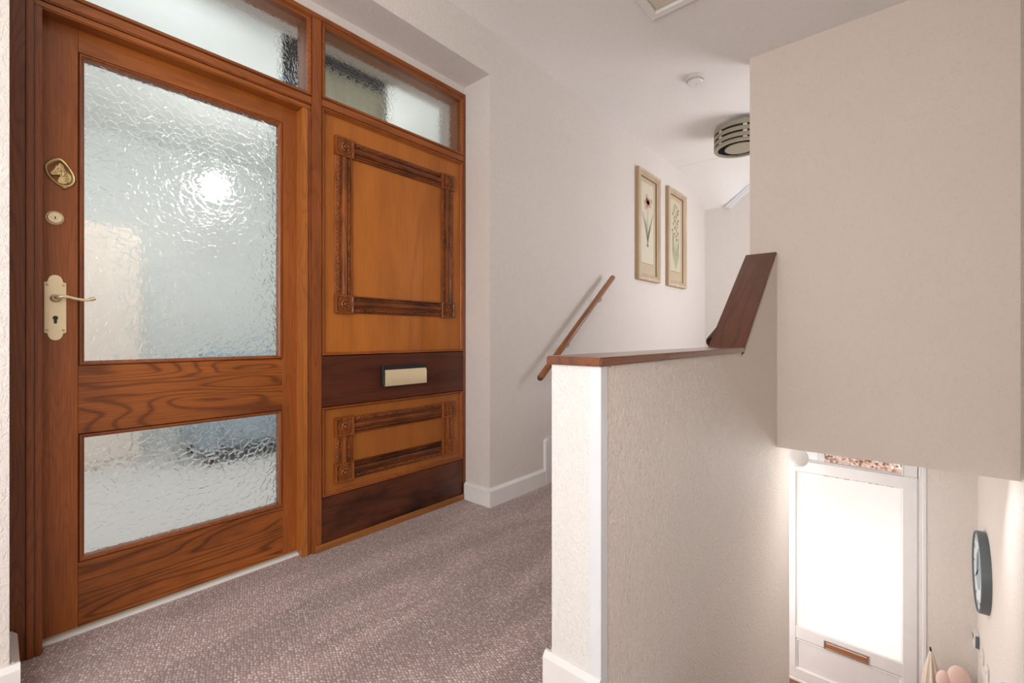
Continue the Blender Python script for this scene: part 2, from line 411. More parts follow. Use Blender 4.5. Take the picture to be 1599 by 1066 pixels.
# lower hall
LXE = 6.4
struct(obj('lower_floor', B((3.4, EX + .15, GY, 2.3, LZ - .1, LZ)), M['mat_brown']))
struct(obj('lower_ceiling', B((BX + .1, EX, GY, CY0 + .0, OVZ - .012, OVZ), (3.62, EX, CY0, WL, OVZ - .012, OVZ)), M['ceiling']))
# wall that carries the lower door: opening y -0.137 .. 0.94, z up to 0.17
dy0, dy1, dz1 = -.137, .905, .20
struct(obj('wall_front', B((EX, EX + .12, GY, dy0, LZ, OVZ), (EX, EX + .12, dy1, WL, LZ, OVZ), (EX, EX + .12, dy0, dy1, dz1, OVZ)), M['wall']))

# ---------------------------------------------------------------- flights of stairs
def flight(name, steps):
    t = empty(name, (steps[0][0], steps[0][2], steps[0][4])); t['kind'] = 'structure'
    for b in steps: obj('step', B(b, bevel=.008, seg=2), M['carpet'], t)
    return t
flight('stairs_down', [(1.0 + .24 * i, 1.0 + .24 * (i + 1) + .02, GY, CY0, -.2 * (i + 1) - .25, -.2 * (i + 1)) for i in range(10)])
flight('stairs_up', [(2.55 + .24 * i, 2.55 + .24 * (i + 1), CY1, WL, 0, .19 * (i + 1)) for i in range(3)])

# ---------------------------------------------------------------- skirting
H = .106
def skirt_x(y, x0, x1, s=-1, z=0):      # along x, on a wall face at y, standing out by s
    a, b_ = (x0, x1)
    pr = [(0, 0), (.020, 0), (.020, H - .014), (.008, H), (0, H)]
    bm = bmesh.new(); add_prism(bm, pr, lambda u, v: (a, y + s * u, z + v), lambda u, v: (b_, y + s * u, z + v)); return bm
def skirt_y(x, y0, y1, s=-1, z=0):
    pr = [(0, 0), (.020, 0), (.020, H - .014), (.008, H), (0, H)]
    bm = bmesh.new(); add_prism(bm, pr, lambda u, v: (x + s * u, y0, z + v), lambda u, v: (x + s * u, y1, z + v)); return bm
sk = struct(obj('baseboard_left', skirt_x(WL, XR1 - .020, 2.44), M['white']))
obj('return_board', skirt_y(XR1, WL, DW - .005), M['white'], sk)
# raking stair string on the wall
SL = .19 / .24
st = [(2.44, 0), (2.56, 0), (2.56, .19), (2.80, .38), (3.04, .57), (3.28, .76), (3.9, .76), (3.9, .866), (3.30, .866), (2.53, .307), (2.44, .307)]
struct(obj('trim_3', prismY([(2.44, 0), (3.28, 0), (3.28, .866), (2.53, .307), (2.455, .307), (2.44, .295)], WL - .022, WL, bevel=.003), M['white']))
struct(obj('baseboard_upper', skirt_x(WL, 3.28, XU, z=UFL), M['white']))
ske = struct(obj('baseboard_end', skirt_y(AX, CY0 - .004, CY1 + .020), M['white']))
obj('return_board', skirt_x(CY1, AX, 2.55, 1), M['white'], ske)
skl = struct(obj('baseboard_side', skirt_x(WL, XB, XR0 + .020), M['white']))
obj('return_board', skirt_y(XR0, WL, DW, 1), M['white'], skl)

# ================================================================= TIMBER SCREEN (fixed frame) window_1
def bead_prof(w, d, back=0.0):
    return [(0, -back), (0, -.006), (.0028, -.006), (.0030, d * .55), (w * .25, d), (w * .55, d), (w * .75, d * .55), (w, d * .35), (w, -back)]
scr = empty('window_1', (1.0, DW, 0)); scr['kind'] = 'structure'; scr['label'] = 'varnished timber entrance screen with two obscured top lights and carved side panel'
F = DW
# jambs: three stepped members on the left, stop and mullion in the middle
obj('jamb', B((.033, .069, F + .004, F + .12, 0, 2.492), bevel=.002), M['frame_dark'], scr)
obj('jamb_moulding', B((.069, .0855, F - .004, F + .12, 0, 2.492), bevel=.003, seg=2), M['frame_v'], scr)
obj('door_stop', B((.0865, .1035, F - .002, F + .12, 0, 2.036), bevel=.003, seg=2), M['frame_v'], scr)
obj('door_stop', B((.945, .960, F + .010, F + .12, 0, 2.036), bevel=.002, seg=2), M['frame_v'], scr)
obj('door_stop', B((.919, .945, F + .004, F + .12, 0, 2.036), bevel=.004, seg=2), M['strip_v'], scr)
obj('mullion', B((.960, 1.007, F, F + .12, 0, 2.466), bevel=.003, seg=2), M['frame_v'], scr)
obj('jamb', B((1.903, 1.920, F, F + .12, 0, 2.492), bevel=.002), M['frame_dark'], scr)
obj('head_rail', B((.0855, 1.903, F - .001, F + .12, 2.466, 2.492), bevel=.003, seg=2), M['frame_h'], scr)
# door head: stepped, the lit lower member and the bar under the top light
obj('door_head', B((.0865, .960, F + .006, F + .12, 2.036, 2.058), bevel=.004, seg=2), M['door_h3'], scr)
obj('transom_bar', B((.0855, .960, F, F + .12, 2.060, 2.096), bevel=.004, seg=2), M['frame_h'], scr)
obj('transom_bar', B((1.007, 1.903, F, F + .12, 2.073, 2.108), bevel=.003, seg=2), M['frame_h'], scr)
# top lights with their mitred beads and panes
for x0, x1, z0, z1 in ((.0855, .960, 2.096, 2.466), (1.007, 1.903, 2.108, 2.466)):
    obj('glazing_bead', ringY(x0, x1, z0, z1, F + .012, bead_prof(.019, .014, .03)), M['frame_h'], scr)
    obj('sash_lining', ringY(x0, x1, z0, z1, F + .09, [(0, -.03), (0, .05), (.013, .05), (.013, -.03)]), M['door_h3'], scr)
    obj('top_light_pane', B((x0 + .005, x1 - .005, F + .020, F + .025, z0 + .005, z1 - .005)), M['glass_fine'], scr)
# side panels
fld = F + .022
obj('upper_panel', B((1.007, 1.903, fld, fld + .02, .905, 2.073)), M['ply'], scr)
obj('panel_bead', ringY(1.007, 1.903, .907, 2.073, fld, bead_prof(.018, .020)), M['door_v'], scr)
obj('lock_rail', B((1.007, 1.903, F + .004, F + .05, .669, .907), bevel=.0015), M['rail_dark'], scr)
obj('lower_panel', B((1.007, 1.903, fld, fld + .02, .243, .669)), M['ply_h'], scr)
obj('panel_bead', ringY(1.007, 1.903, .243, .669, fld, bead_prof(.018, .020)), M['frame_v'], scr)
obj('kick_board', B((1.007, 1.903, F + .006, F + .05, .0, .243), bevel=.0015), M['rail_dark2'], scr)
obj('base_strip', B((.975, 1.915, F - .008, F + .004, 0, .033), bevel=.002), M['strip'], scr)

def carved_frame(x0, x1, z0, z1, by):
    bw, bh = .100, .093; y = by
    def strip(bx0, bx1, bz0, bz1, vertical, flip):
        """moulded strip: outer leaf band, hollow, rod, inner bead-and-reel"""
        bm = bmesh.new(); n = 0
        L0, L1 = (bz0, bz1) if vertical else (bx0, bx1)
        A0, A1 = (bx0, bx1) if vertical else (bz0, bz1)
        w = A1 - A0
        def P(a, l, h):
            aa = (A1 - a * w) if flip else (A0 + a * w)
            return (aa, y - h, l) if vertical else (l, y - h, aa)
        pr = [(0.0, 0), (0.0, .007), (.06, .010), (.26, .010), (.31, .004), (.38, .004), (.42, .014), (.50, .0185), (.58, .0185), (.66, .014), (.69, .005), (.74, .005),
              (.76, .009), (.86, .009), (.88, .004), (.90, .012), (.97, .012), (1.0, .008), (1.0, 0)]
        a = [bm.verts.new(P(u, L0, h)) for u, h in pr]; b = [bm.verts.new(P(u, L1, h)) for u, h in pr]
        for i in range(len(pr) - 1): bm.faces.new((a[i], b[i], b[i + 1], a[i + 1]))
        bm.faces.new(a); bm.faces.new(b[::-1])
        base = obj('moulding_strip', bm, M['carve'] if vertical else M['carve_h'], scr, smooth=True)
        # carved leaves on the outer band
        bm = bmesh.new(); k = max(2, round((L1 - L0) / .064)); stp = (L1 - L0) / k
        for i in range(k):
            l = L0 + stp * (i + .5); c = P(.15, l, .010)
            for dl, da, rr in ((0, 0, .009), (-.010, .05, .007), (.010, .05, .007), (-.019, -.02, .006), (.019, -.02, .006)):
                c = P(.15 + da, l + dl, .011)
                r = (rr * .8, .006, rr) if vertical else (rr, .006, rr * .8)
                add_ell(bm, c, r, 8, 5)
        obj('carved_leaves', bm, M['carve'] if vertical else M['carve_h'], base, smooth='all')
        # bead and reel on the inner band
        bm = bmesh.new(); k = max(3, round((L1 - L0) / .052)); stp = (L1 - L0) / k
        for i in range(k):
            l = L0 + stp * (i + .5)
            add_ell(bm, P(.81, l, .009), ((.0042, .0045, stp * .27) if vertical else (stp * .27, .0045, .0042)), 8, 5)
            for q in (-.36, -.44, .36, .44):
                add_ell(bm, P(.81, l + stp * q, .009), ((.0045, .005, .0022) if vertical else (.0022, .005, .0045)), 8, 4)
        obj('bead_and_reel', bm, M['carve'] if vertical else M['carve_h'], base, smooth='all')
    s = .004
    strip(x0 + s, x0 + bw - .006, z0 + bh, z1 - bh, True, False)
    strip(x1 - bw + .006, x1 - s, z0 + bh, z1 - bh, True, True)
    strip(x0 + bw, x1 - bw, z1 - bh + .004, z1 - s, False, True)
    strip(x0 + bw, x1 - bw, z0 + s, z0 + bh - .004, False, False)
    for cx_, cz in ((x0, z0), (x1 - bw, z0), (x0, z1 - bh), (x1 - bw, z1 - bh)):
        blk = obj('corner_block', B((cx_, cx_ + bw, y - .016, y, cz, cz + bh), bevel=.002, seg=2), M['carve'], scr)
        obj('block_face', ringY(cx_ + .001, cx_ + bw - .001, cz + .001, cz + bh - .001, y - .016, [(0, 0), (0, .004), (.0015, .006), (.009, .006), (.012, .003), (.012, 0)]), M['carve'], blk)
        mx, mz, R = cx_ + bw / 2, cz + bh / 2, .034
        bm = bmesh.new()
        add_lathe(bm, [(R + .003, 0), (R + .002, .004), (R - .002, .0055), (R - .005, -.004), (R - .008, -.004), (R - .011, .005), (.018, .008), (.014, .000), (.010, .000), (.009, .008), (.005, .011), (.001, .0115)],
                  lambda u, v, h: (mx + u, y - .0195 - h, mz + v), 28)
        for k in range(6):
            a_ = 2 * PI * k / 6 + .3; add_ell(bm, (mx + .0145 * math.cos(a_), y - .0245, mz + .0145 * math.sin(a_)), (.0055, .0045, .0055), 8, 5)
        obj('rosette', bm, M['carve'], blk, smooth=True)
carved_frame(1.073, 1.832, 1.110, 1.965, fld)
carved_frame(1.073, 1.836, .294, .609, fld)

# brass letter plate on the lock rail
lx0, lx1, lz0, lz1 = 1.318, 1.598, .745, .836
lp = obj('letter_plate', B((lx0, lx1, F - .022, F + .004, lz0, lz1 + .010), bevel=.002), M['black'], scr); lp['label'] = 'satin brass letter plate'  # black body juts past the flap, left and above, to paint its shadow
bm = bmesh.new()
add_prism(bm, [(F - .015, lz0 - .003), (F - .030, lz0 - .003), (F - .030, lz1 - .022), (F - .016, lz1 - .002), (F - .015, lz1 - .002)],
          lambda u, v: (lx0 + .012, u, v), lambda u, v: (lx1 - .004, u, v))
bmesh.ops.bevel(bm, geom=bm.edges[:], offset=.0012, segments=2, affect='EDGES', clamp_overlap=True)
obj('flap', bm, M['brass'], lp, smooth=True)

# ================================================================= GLAZED ENTRANCE DOOR door_1
LY = 2.11                                             # leaf face
dr = empty('door_1', (.945, LY, 0)); dr['kind'] = 'structure'; dr['label'] = 'varnished timber door with two panes of obscured flower-pattern glass'
zt = 2.045
obj('stile', B((.098, .191, LY, LY + .044, .012, zt), bevel=.0015), M['door_v'], dr)
obj('stile', B((.857, .948, LY, LY + .044, .012, zt), bevel=.0015), M['door_v'], dr)
obj('top_rail', B((.191, .857, LY, LY + .044, 1.962, zt), bevel=.001), M['door_h3'], dr)
obj('middle_rail', B((.191, .857, LY, LY + .044, .670, .900), bevel=.001), M['door_h'], dr)
obj('bottom_rail', B((.191, .857, LY, LY + .044, .012, .234), bevel=.001), M['door_h2'], dr)
for z0, z1 in ((.900, 1.962), (.234, .670)):
    obj('glazing_bead', ringY(.191, .857, z0, z1, LY + .008, bead_prof(.0155, .011, .02)), M['frame_v'], dr)
    obj('glass_pane', B((.195, .853, LY + .014, LY + .019, z0 + .004, z1 - .004)), M['glass'], dr)
    obj('back_bead', ringY(.191, .857, z0, z1, LY + .044, [(0, 0), (0, .018), (.012, .018), (.012, 0)]), M['frame_v'], dr)
# weather strip and sill
ws = struct(obj('trim_4', B((.1035, .945, LY - .022, LY + .03, 0, .010), bevel=.002), M['white'])); obj('metal_strip', B((.1035, .945, LY - .004, LY + .002, .010, .017)), M['taupe'], ws)

# lever handle on a shaped brass back plate
px, pz = .1365, .0945 + 1.0
pts = []
hw_, zb = .0255, .083
for cx2, sgn in ((0, 1), (0, -1)):
    pass
def plate_outline():
    o = [(-hw_, -zb), (-hw_, zb), (-.0185, zb)]
    for k in range(0, 13):
        a = PI - PI * k / 12; o.append((.0175 * math.cos(a), zb + .003 + .0215 * math.sin(a)))
    o += [(.0185, zb), (hw_, zb), (hw_, -zb), (.0185, -zb)]
    for k in range(0, 13):
        a = -PI * k / 12; o.append((.0175 * math.cos(a), -zb - .003 + .0215 * math.sin(a)))
    o += [(-.0185, -zb)]
    return [(px + a, pz + b_) for a, b_ in o]
pl = obj('handle_plate', prismY(plate_outline(), LY - .005, LY, bevel=.0007), M['brass'], dr); pl['label'] = 'brass lever handle on a shaped back plate'
bm = bmesh.new()
for sx in (-1, 1):
    for sz in (-1, 1):
        add_lathe(bm, [(.0035, 0), (.0035, .0012), (.002, .0022)], lambda u, v, h, sx=sx, sz=sz: (px + sx * .019 + u, LY - .005 - h, pz + sz * .074 + v), 10)
obj('screw', bm, M['brass_old'], pl)
bm = bmesh.new(); kz = 1.055
out = [(-.0042, 0), (-.0032, -.013), (.0032, -.013), (.0042, 0)] + [(.0066 * math.cos(a), .006 + .0066 * math.sin(a)) for a in [x * PI / 9 - .6 for x in range(0, 12)]]
bm = prismY([(px + a, kz + b_) for a, b_ in out], LY - .0056, LY - .004)
obj('keyhole', bm, M['black'], pl)
bm = bmesh.new(); hz = 1.125
add_lathe(bm, [(.0135, 0), (.0135, .004), (.010, .008), (.0085, .026), (.008, .030)], lambda u, v, h: (px + u, LY - .005 - h, hz + v), 24)
path = smooth_path([(px, LY - .030, hz), (px + .006, LY - .043, hz + .003), (px + .022, LY - .047, hz + .0045), (px + .045, LY - .046, hz - .001), (px + .065, LY - .045, hz - .004), (px + .080, LY - .045, hz - .001), (px + .092, LY - .044, hz + .004)], 5)
rd = [.0085 - .004 * min(1, i / 12) + (.0022 if i > 24 else 0) for i in range(len(path))]
add_tube(bm, path, rd, 14)
obj('lever', bm, M['brass'], pl, smooth=True)

# cylinder lock
cx_, cz_ = .1355, 1.389
cl = obj('door_lock', prismY([(cx_ + .0215 * math.cos(a), cz_ + .0215 * math.sin(a)) for a in [2 * PI * k / 28 for k in range(28)]], LY - .004, LY), M['brass'], dr); cl['label'] = 'round brass cylinder lock'
bm = bmesh.new()
add_lathe(bm, [(.0195, 0), (.0190, .007), (.0165, .009), (.0160, .0075), (.0085, .0075), (.0080, .009), (.0005, .009)], lambda u, v, h: (cx_ + u, LY - .004 - h, cz_ + v), 32)
obj('cylinder', bm, M['brass'], cl, smooth=True)
obj('keyhole', B((cx_ - .0014, cx_ + .0014, LY - .0135, LY - .0125, cz_ - .005, cz_ + .003)), M['black'], cl)

# horseshoe knocker with a horse's head
kx, kz = .1485, 1.541
def K(p): return (kx + (p[0] - 360) * .000183, kz - (p[1] - 315) * .000246)
outer = [(345, 122), (410, 152), (480, 225), (535, 300), (558, 375), (530, 450), (465, 497), (380, 503), (290, 468), (205, 398), (160, 315), (162, 245), (215, 182), (280, 140)]
inner = [(352, 168), (398, 200), (450, 255), (490, 325), (500, 385), (480, 430), (430, 462), (375, 466), (315, 440), (250, 385), (218, 320), (220, 268), (262, 218), (310, 186)]
def closed(pts, n=4):
    P_ = [Vector((*K(p), 0)) for p in pts]; L = len(P_); o = []
    for i in range(L):
        p0, p1, p2, p3 = P_[i - 1], P_[i], P_[(i + 1) % L], P_[(i + 2) % L]
        for k in range(n):
            t = k / n; o.append(.5 * ((2 * p1) + (-p0 + p2) * t + (2 * p0 - 5 * p1 + 4 * p2 - p3) * t * t + (-p0 + 3 * p1 - 3 * p2 + p3) * t ** 3))
    return o
Oo, Ii = closed(outer), closed(inner); n = len(Oo)
bm = bmesh.new(); rows = []
for f_, h in ((0, .0), (0, .006), (.22, .0095), (.5, .0085), (.78, .0105), (1, .007), (1, .0)):
    rows.append([bm.verts.new((o_.x + (i_.x - o_.x) * f_, LY - h, o_.y + (i_.y - o_.y) * f_)) for o_, i_ in zip(Oo, Ii)])
for a, b_ in zip(rows, rows[1:]):
    for k in range(n): bm.faces.new((a[k], a[(k + 1) % n], b_[(k + 1) % n], b_[k]))
add_ell(bm, (*[K((405, 512))[0], LY - .008], K((405, 512))[1]), (.0085, .006, .004))
kn = obj('door_knocker', bm, M['brass_old'], dr, smooth=True); kn['label'] = 'brass horseshoe knocker with a horse head'
head_o = [(228, 348), (240, 326), (265, 305), (290, 283), (296, 258), (304, 228), (320, 248), (332, 238), (338, 200), (356, 190), (366, 215), (392, 212), (404, 232), (402, 262), (430, 290), (462, 315), (492, 335), (502, 385), (480, 430), (430, 458), (385, 468), (318, 458), (330, 410), (348, 378), (372, 352), (345, 345), (315, 348), (290, 362), (262, 366), (240, 362)]
bm = prismY([K(p) for p in head_o], LY - .0115, LY - .002, bevel=.0012)
obj('horse_head', bm, M['brass_old'], kn, smooth=True)
bm = bmesh.new()
for i, p in enumerate([(375, 225), (395, 250), (405, 280), (425, 305), (440, 335), (450, 365), (455, 395), (445, 425), (415, 320), (425, 350), (428, 385), (420, 415)]):
    a, b_ = K(p); add_ell(bm, (a, LY - .0118, b_), (.0022, .003, .0052), 8, 5)
for p, r in (((345, 285), (.006, .003, .007)), ((275, 325), (.0075, .003, .005)), ((395, 330), (.006, .003, .010))):
    a, b_ = K(p); add_ell(bm, (a, LY - .0112, b_), r, 10, 6)
obj('mane', bm, M['brass_old'], kn, smooth='all')

# ================================================================= ROOM SEEN THROUGH THE GLASS
RY = 5.3
struct(obj('inner_floor', B((-1.6, 3.2, 2.30, RY, -.1, 0), (XR0, XR1, DW + .13, 2.30, -.1, 0)), M['inner_floor']))
struct(obj('wall_inner', B((-1.6, 3.2, RY, RY + .1, 0, CEIL), (-1.7, -1.6, 2.3, RY, 0, CEIL), (3.2, 3.3, 2.3, RY, 0, CEIL)), M['inner_wall']))
struct(obj('inner_ceiling', B((-1.6, 3.2, 2.30, RY, CEIL, CEIL + .08)), M['inner_wall']))
cb = empty('wardrobe', (.02, 4.6, 0)); tag(cb, 'peach painted wardrobe blurred behind the door glass beside the handle', 'wardrobe')
obj('carcass', B((-.75, .78, 4.6, 5.2, 0, 1.86), bevel=.006), M['peach'], cb)
for a, b_ in ((-.74, .008), (.014, .77)):
    d_ = obj('door', B((a, b_, 4.58, 4.6, .06, 1.84), bevel=.003), M['peach'], cb)
    obj('knob', B((b_ - .06 if a < 0 else a + .04, b_ - .04 if a < 0 else a + .06, 4.55, 4.58, .95, .97), bevel=.003), M['steel'], d_)
sf = empty('armchair', (1.35, 4.3, 0)); tag(sf, 'blue-grey armchair blurred behind the lower part of door glass', 'armchair')
obj('seat', B((1.15, 1.85, 4.0, 4.6, .12, .42), bevel=.05, seg=3), M['blue_grey'], sf, smooth=True)
obj('backrest', B((1.15, 1.85, 4.5, 4.75, .2, .85), bevel=.05, seg=3), M['blue_grey'], sf, smooth=True)
for a in (1.05, 1.80): obj('armrest', B((a, a + .15, 4.0, 4.7, .1, .6), bevel=.04, seg=3), M['blue_grey'], sf, smooth=True)
for a in (1.1, 1.85):
    for b_ in (4.05, 4.62): obj('leg', B((a, a + .04, b_, b_ + .04, 0, .13)), M['rail_end'], sf)
# pendant bulb
pd = empty('pendant_lamp', (1.14, 4.0, CEIL)); tag(pd, 'bright lit pendant lamp glowing through the upper door glass', 'lamp')
bm = bmesh.new(); add_tube(bm, [(1.14, 4.0, CEIL), (1.14, 4.0, 2.26)], .006, 8); add_lathe(bm, [(.04, 0), (.04, -.012), (.01, -.03)], lambda u, v, h: (1.14 + u, 4.0 + v, CEIL + h), 16)
obj('cord', bm, M['white'], pd)
bm = bmesh.new(); add_ell(bm, (1.14, 4.0, 2.155), (.095, .095, .095), 24, 16); obj('globe', bm, M['bulb'], pd, smooth='all')
# navy hanging with pleated pale curtain in front, behind the right-hand top light
nv = tag(obj('navy_hanging', B((1.045, 1.70, 2.56, 2.58, 2.56, 2.79), (1.635, 1.70, 2.56, 2.58, 0, 2.56), (1.045, 1.12, 2.56, 2.58, 0, 2.56)), M['navy'], origin=(1.3, 2.57, 0)), 'navy blue hanging around the pleated curtain behind the top light', 'hanging')
bm = bmesh.new(); N = 130; f0 = []; f1 = []
for i in range(N + 1):
    x = 1.115 + .535 * i / N; y = 2.505 + .022 * math.sin(i / N * 2 * PI * 10)
    zt_ = 2.545 + .008 * math.cos(i / N * 2 * PI * 10)
    f0.append((bm.verts.new((x, y, .02)), bm.verts.new((x, y, zt_)))); f1.append((bm.verts.new((x, y + .004, .02)), bm.verts.new((x, y + .004, zt_))))
for F_ in (f0, f1):
    for a, b_ in zip(F_, F_[1:]): bm.faces.new((a[0], b_[0], b_[1], a[1]))
for i in range(N):
    bm.faces.new((f0[i][1], f0[i + 1][1], f1[i + 1][1], f1[i][1])); bm.faces.new((f0[i][0], f0[i + 1][0], f1[i + 1][0], f1[i][0]))
tag(obj('pleated_curtain', bm, M['curtain'], smooth='all', origin=(1.3, 2.5, 0)), 'pale pleated curtain seen through the top light over the carved panel', 'curtain')

# ================================================================= CAPPING, SLOPING BOARD, HANDRAILS
cap = tag(obj('timber_capping', B((AX - .016, 2.425, CY0 - .010, CY1 + .012, .921, .945), bevel=.004, seg=2), M['cap'], smooth=True, origin=(AX, CY0, .921)),
          'varnished dark timber capping lying level on top of the half wall', 'capping')
# sloping board that follows the stair pitch
a0 = Vector((2.405, 0, .930)); a1 = Vector((3.17, 0, 1.527)); d_ = (a1 - a0).normalized(); nrm = Vector((-d_.z, 0, d_.x))
bm = bmesh.new(); L = (a1 - a0).length; th_ = .022
outl = [(0, 0), (L - .012, 0), (L, -.010), (L, -th_), (0, -th_)]
y0, y1 = CY0 - .008, CY1 + .010
pa = [a0 + d_ * u + nrm * v for u, v in outl]
add_prism(bm, [(p.x, p.z) for p in pa], lambda u, v: (u, y0, v), lambda u, v: (u, y1, v))
bmesh.ops.bevel(bm, geom=bm.edges[:], offset=.003, segments=2, affect='EDGES', clamp_overlap=True)
sb = obj('sloping_board', bm, M['board'], smooth=True, origin=a0 + Vector((0, CY0, 0)))
Rm = Matrix.Rotation(-math.atan2(d_.z, d_.x), 4, 'Y'); sb.data.transform(Rm.inverted()); sb.rotation_euler = Rm.to_euler()   # grain runs up the slope
tag(sb, 'dark mahogany board sloping up from the level capping to the tall wall', 'board')
# turned wooden handrail on the far wall
hr = empty('wall_handrail', (2.29, WL, .726)); tag(hr, 'slim round wooden handrail climbing the wall beyond the half wall', 'handrail')
ha, hb = Vector((2.297, 1.762, .728)), Vector((3.268, 1.762, 1.478)); hd = (hb - ha).normalized()
bm = bmesh.new(); add_tube(bm, [ha - hd * .004, ha + hd * .012, hb - hd * .012, hb + hd * .004], [.013, .021, .021, .012], 18); obj('rail', bm, M['rail'], hr, smooth=True)
bm = bmesh.new(); add_tube(bm, [ha - hd * .006, ha + hd * .004], [.011, .0185], 18); obj('rail_end', bm, M['rail_end'], hr)
for t_ in (.34, .80):
    p = ha + (hb - ha) * t_
    bm = bmesh.new(); add_tube(bm, smooth_path([p + Vector((0, 0, -.018)), p + Vector((.01, .004, -.045)), p + Vector((.012, .03, -.06)), p + Vector((.012, WL - p.y, -.055))], 4), .0045, 8)
    add_lathe(bm, [(.016, 0), (.016, -.004)], lambda u, v, h: (p.x + .012 + u, WL + h, p.z - .055 + v), 14)
    obj('bracket', bm, M['steel'], hr, smooth=True)
# dark handrail on the inner side of the sloping board
h2 = empty('inner_handrail', (2.64, .80, .97)); tag(h2, 'dark round handrail end peeping out behind the sloping board', 'handrail')
q0, q1 = Vector((2.655, .818, .965)), Vector((3.14, .790, 1.20))
bm = bmesh.new(); add_tube(bm, [q0, q0 + (q1 - q0) * .02, q1], [.030, .034, .026], 18); obj('rail', bm, M['rail_end'], h2, smooth=True)
bm = bmesh.new(); p = q0 + (q1 - q0) * .25; add_tube(bm, [p + Vector((0, 0, -.015)), p + Vector((0, -.02, -.05)), (p.x, CY1, p.z - .05)], .006, 8); obj('bracket', bm, M['steel'], h2)
# handrail of the lower flight, its grey end just in frame
h3 = empty('lower_handrail', (3.1, GY, -.65)); tag(h3, 'grey handrail on the stairwell wall in the lowest right corner', 'handrail')
q0, q1 = Vector((3.14, GY + .055, -.655)), Vector((3.9, GY + .055, -1.27))
bm = bmesh.new(); add_tube(bm, [q0, q0 + (q1 - q0) * .02, q1], [.012, .02, .02], 14); obj('rail', bm, M['clock_rim'], h3, smooth=True)
for t_ in (.2, .85):
    p = q0 + (q1 - q0) * t_; bm = bmesh.new(); add_tube(bm, [p, p + Vector((0, -.02, -.04)), (p.x, GY, p.z - .04)], .006, 8); obj('bracket', bm, M['steel'], h3)

# ================================================================= PICTURES
def picture(name, x0, x1, z0, z1, label, pm, kind):
    t = empty(name, ((x0 + x1) / 2, WL, z0)); tag(t, label, 'picture', 'framed botanical prints')
    y = WL
    obj('frame', ringY(x0, x1, z0, z1, y, [(0, 0), (0, .034), (.008, .046), (.020, .044), (.028, .032), (.036, .030), (.046, .034), (.054, .022), (.058, .012), (.058, 0)]), M['frame_cream'], t)
    obj('outer_edge', ringY(x0 - .001, x1 + .001, z0 - .001, z1 + .001, y, [(0, 0), (0, .032), (.002, .0325), (.002, 0)]), M['frame_tan'], t)
    obj('inner_slip', ringY(x0 + .030, x1 - .030, z0 + .030, z1 - .030, y, [(0, .028), (.003, .0335), (.009, .0335), (.011, .028)]), M['frame_tan'], t)
    obj('sight_slip', ringY(x0 + .053, x1 - .053, z0 + .053, z1 - .053, y, [(0, .004), (0, .0225), (.004, .0225), (.008, .010), (.008, .004)]), M['frame_brown'], t)
    i = .056
    pr = obj('print', B((x0 + i, x1 - i, y - .010, y - .004, z0 + i, z1 - i)), pm, t)
    f = y - .0108; cx_ = (x0 + x1) / 2; w = (x1 - x0 - 2 * i); zA, hh = z0 + i, (z1 - z0 - 2 * i)
    def blob(bm, u, v, ru, rv, rot=0):
        vs = [bm.verts.new((cx_ + u * w + ru * w * math.cos(a) * math.cos(rot) - rv * hh * math.sin(a) * math.sin(rot) * 1.0, f, zA + v * hh + ru * w * math.cos(a) * math.sin(rot) + rv * hh * math.sin(a) * math.cos(rot))) for a in [2 * PI * k / 12 for k in range(12)]]
        bm.faces.new(vs)
    def stroke(bm, pts, wd):
        ps = smooth_path([(cx_ + u * w, f, zA + v * hh) for u, v in pts], 6)
        ws_ = [wd * math.sin(PI * (i_ + .6) / (len(ps) + .2)) + .0008 for i_ in range(len(ps))]
        A = [bm.verts.new((p.x - q, f, p.z)) for p, q in zip(ps, ws_)]; B_ = [bm.verts.new((p.x + q, f, p.z)) for p, q in zip(ps, ws_)]
        for k in range(len(ps) - 1): bm.faces.new((A[k], A[k + 1], B_[k + 1], B_[k]))
    g = bmesh.new(); p_ = bmesh.new()
    if kind == 0:
        stroke(g, [(0, .30), (.01, .5), (.0, .74)], .003)
        stroke(g, [(0, .36), (-.12, .50), (-.32, .64)], .010); stroke(g, [(0, .36), (.14, .50), (.34, .66)], .010)
        stroke(g, [(0, .33), (-.06, .46), (-.10, .58)], .008); stroke(g, [(.02, .33), (.08, .44), (.16, .52)], .008)
        blob(g, 0, .31, .06, .018)
        for k in range(9):
            a = k * 2.4; r = .03 + .022 * k
            blob(p_, math.cos(a) * r * 1.1, .76 + math.sin(a) * r * .33, .085, .026, a)
    else:
        stroke(g, [(-.02, .12), (.03, .45), (.02, .9)], .0035)
        for k in range(6): stroke(g, [(0.0, .16 + .03 * k), ((-1) ** k * .16, .26 + .04 * k), ((-1) ** k * .24, .36 + .05 * k)], .007)
        for k in range(22):
            blob(p_, (-1) ** k * random.uniform(.02, .24), .50 + .019 * k, random.uniform(.035, .075), random.uniform(.009, .016), random.uniform(0, 3))
    obj('leaves', g, M['ink_green'], pr)
    obj('petals', p_, M['ink_pink'] if kind == 0 else M['ink_brown'], pr)
    obj('plate_line', B((cx_ - w * .36, cx_ + w * .36, f - .0001, f + .0008, zA + hh * .118, zA + hh * .1215)), M['ink_brown'], pr)
picture('picture_frame', 3.825, 4.300, 1.520, 2.540, 'tall narrow botanical print with pink bloom, nearer to the handrail', M['print_a'], 0)
picture('picture_frame', 4.512, 5.000, 1.520, 2.535, 'tall narrow botanical print of a seeded spray, nearer to the far corner', M['print_b'], 1)

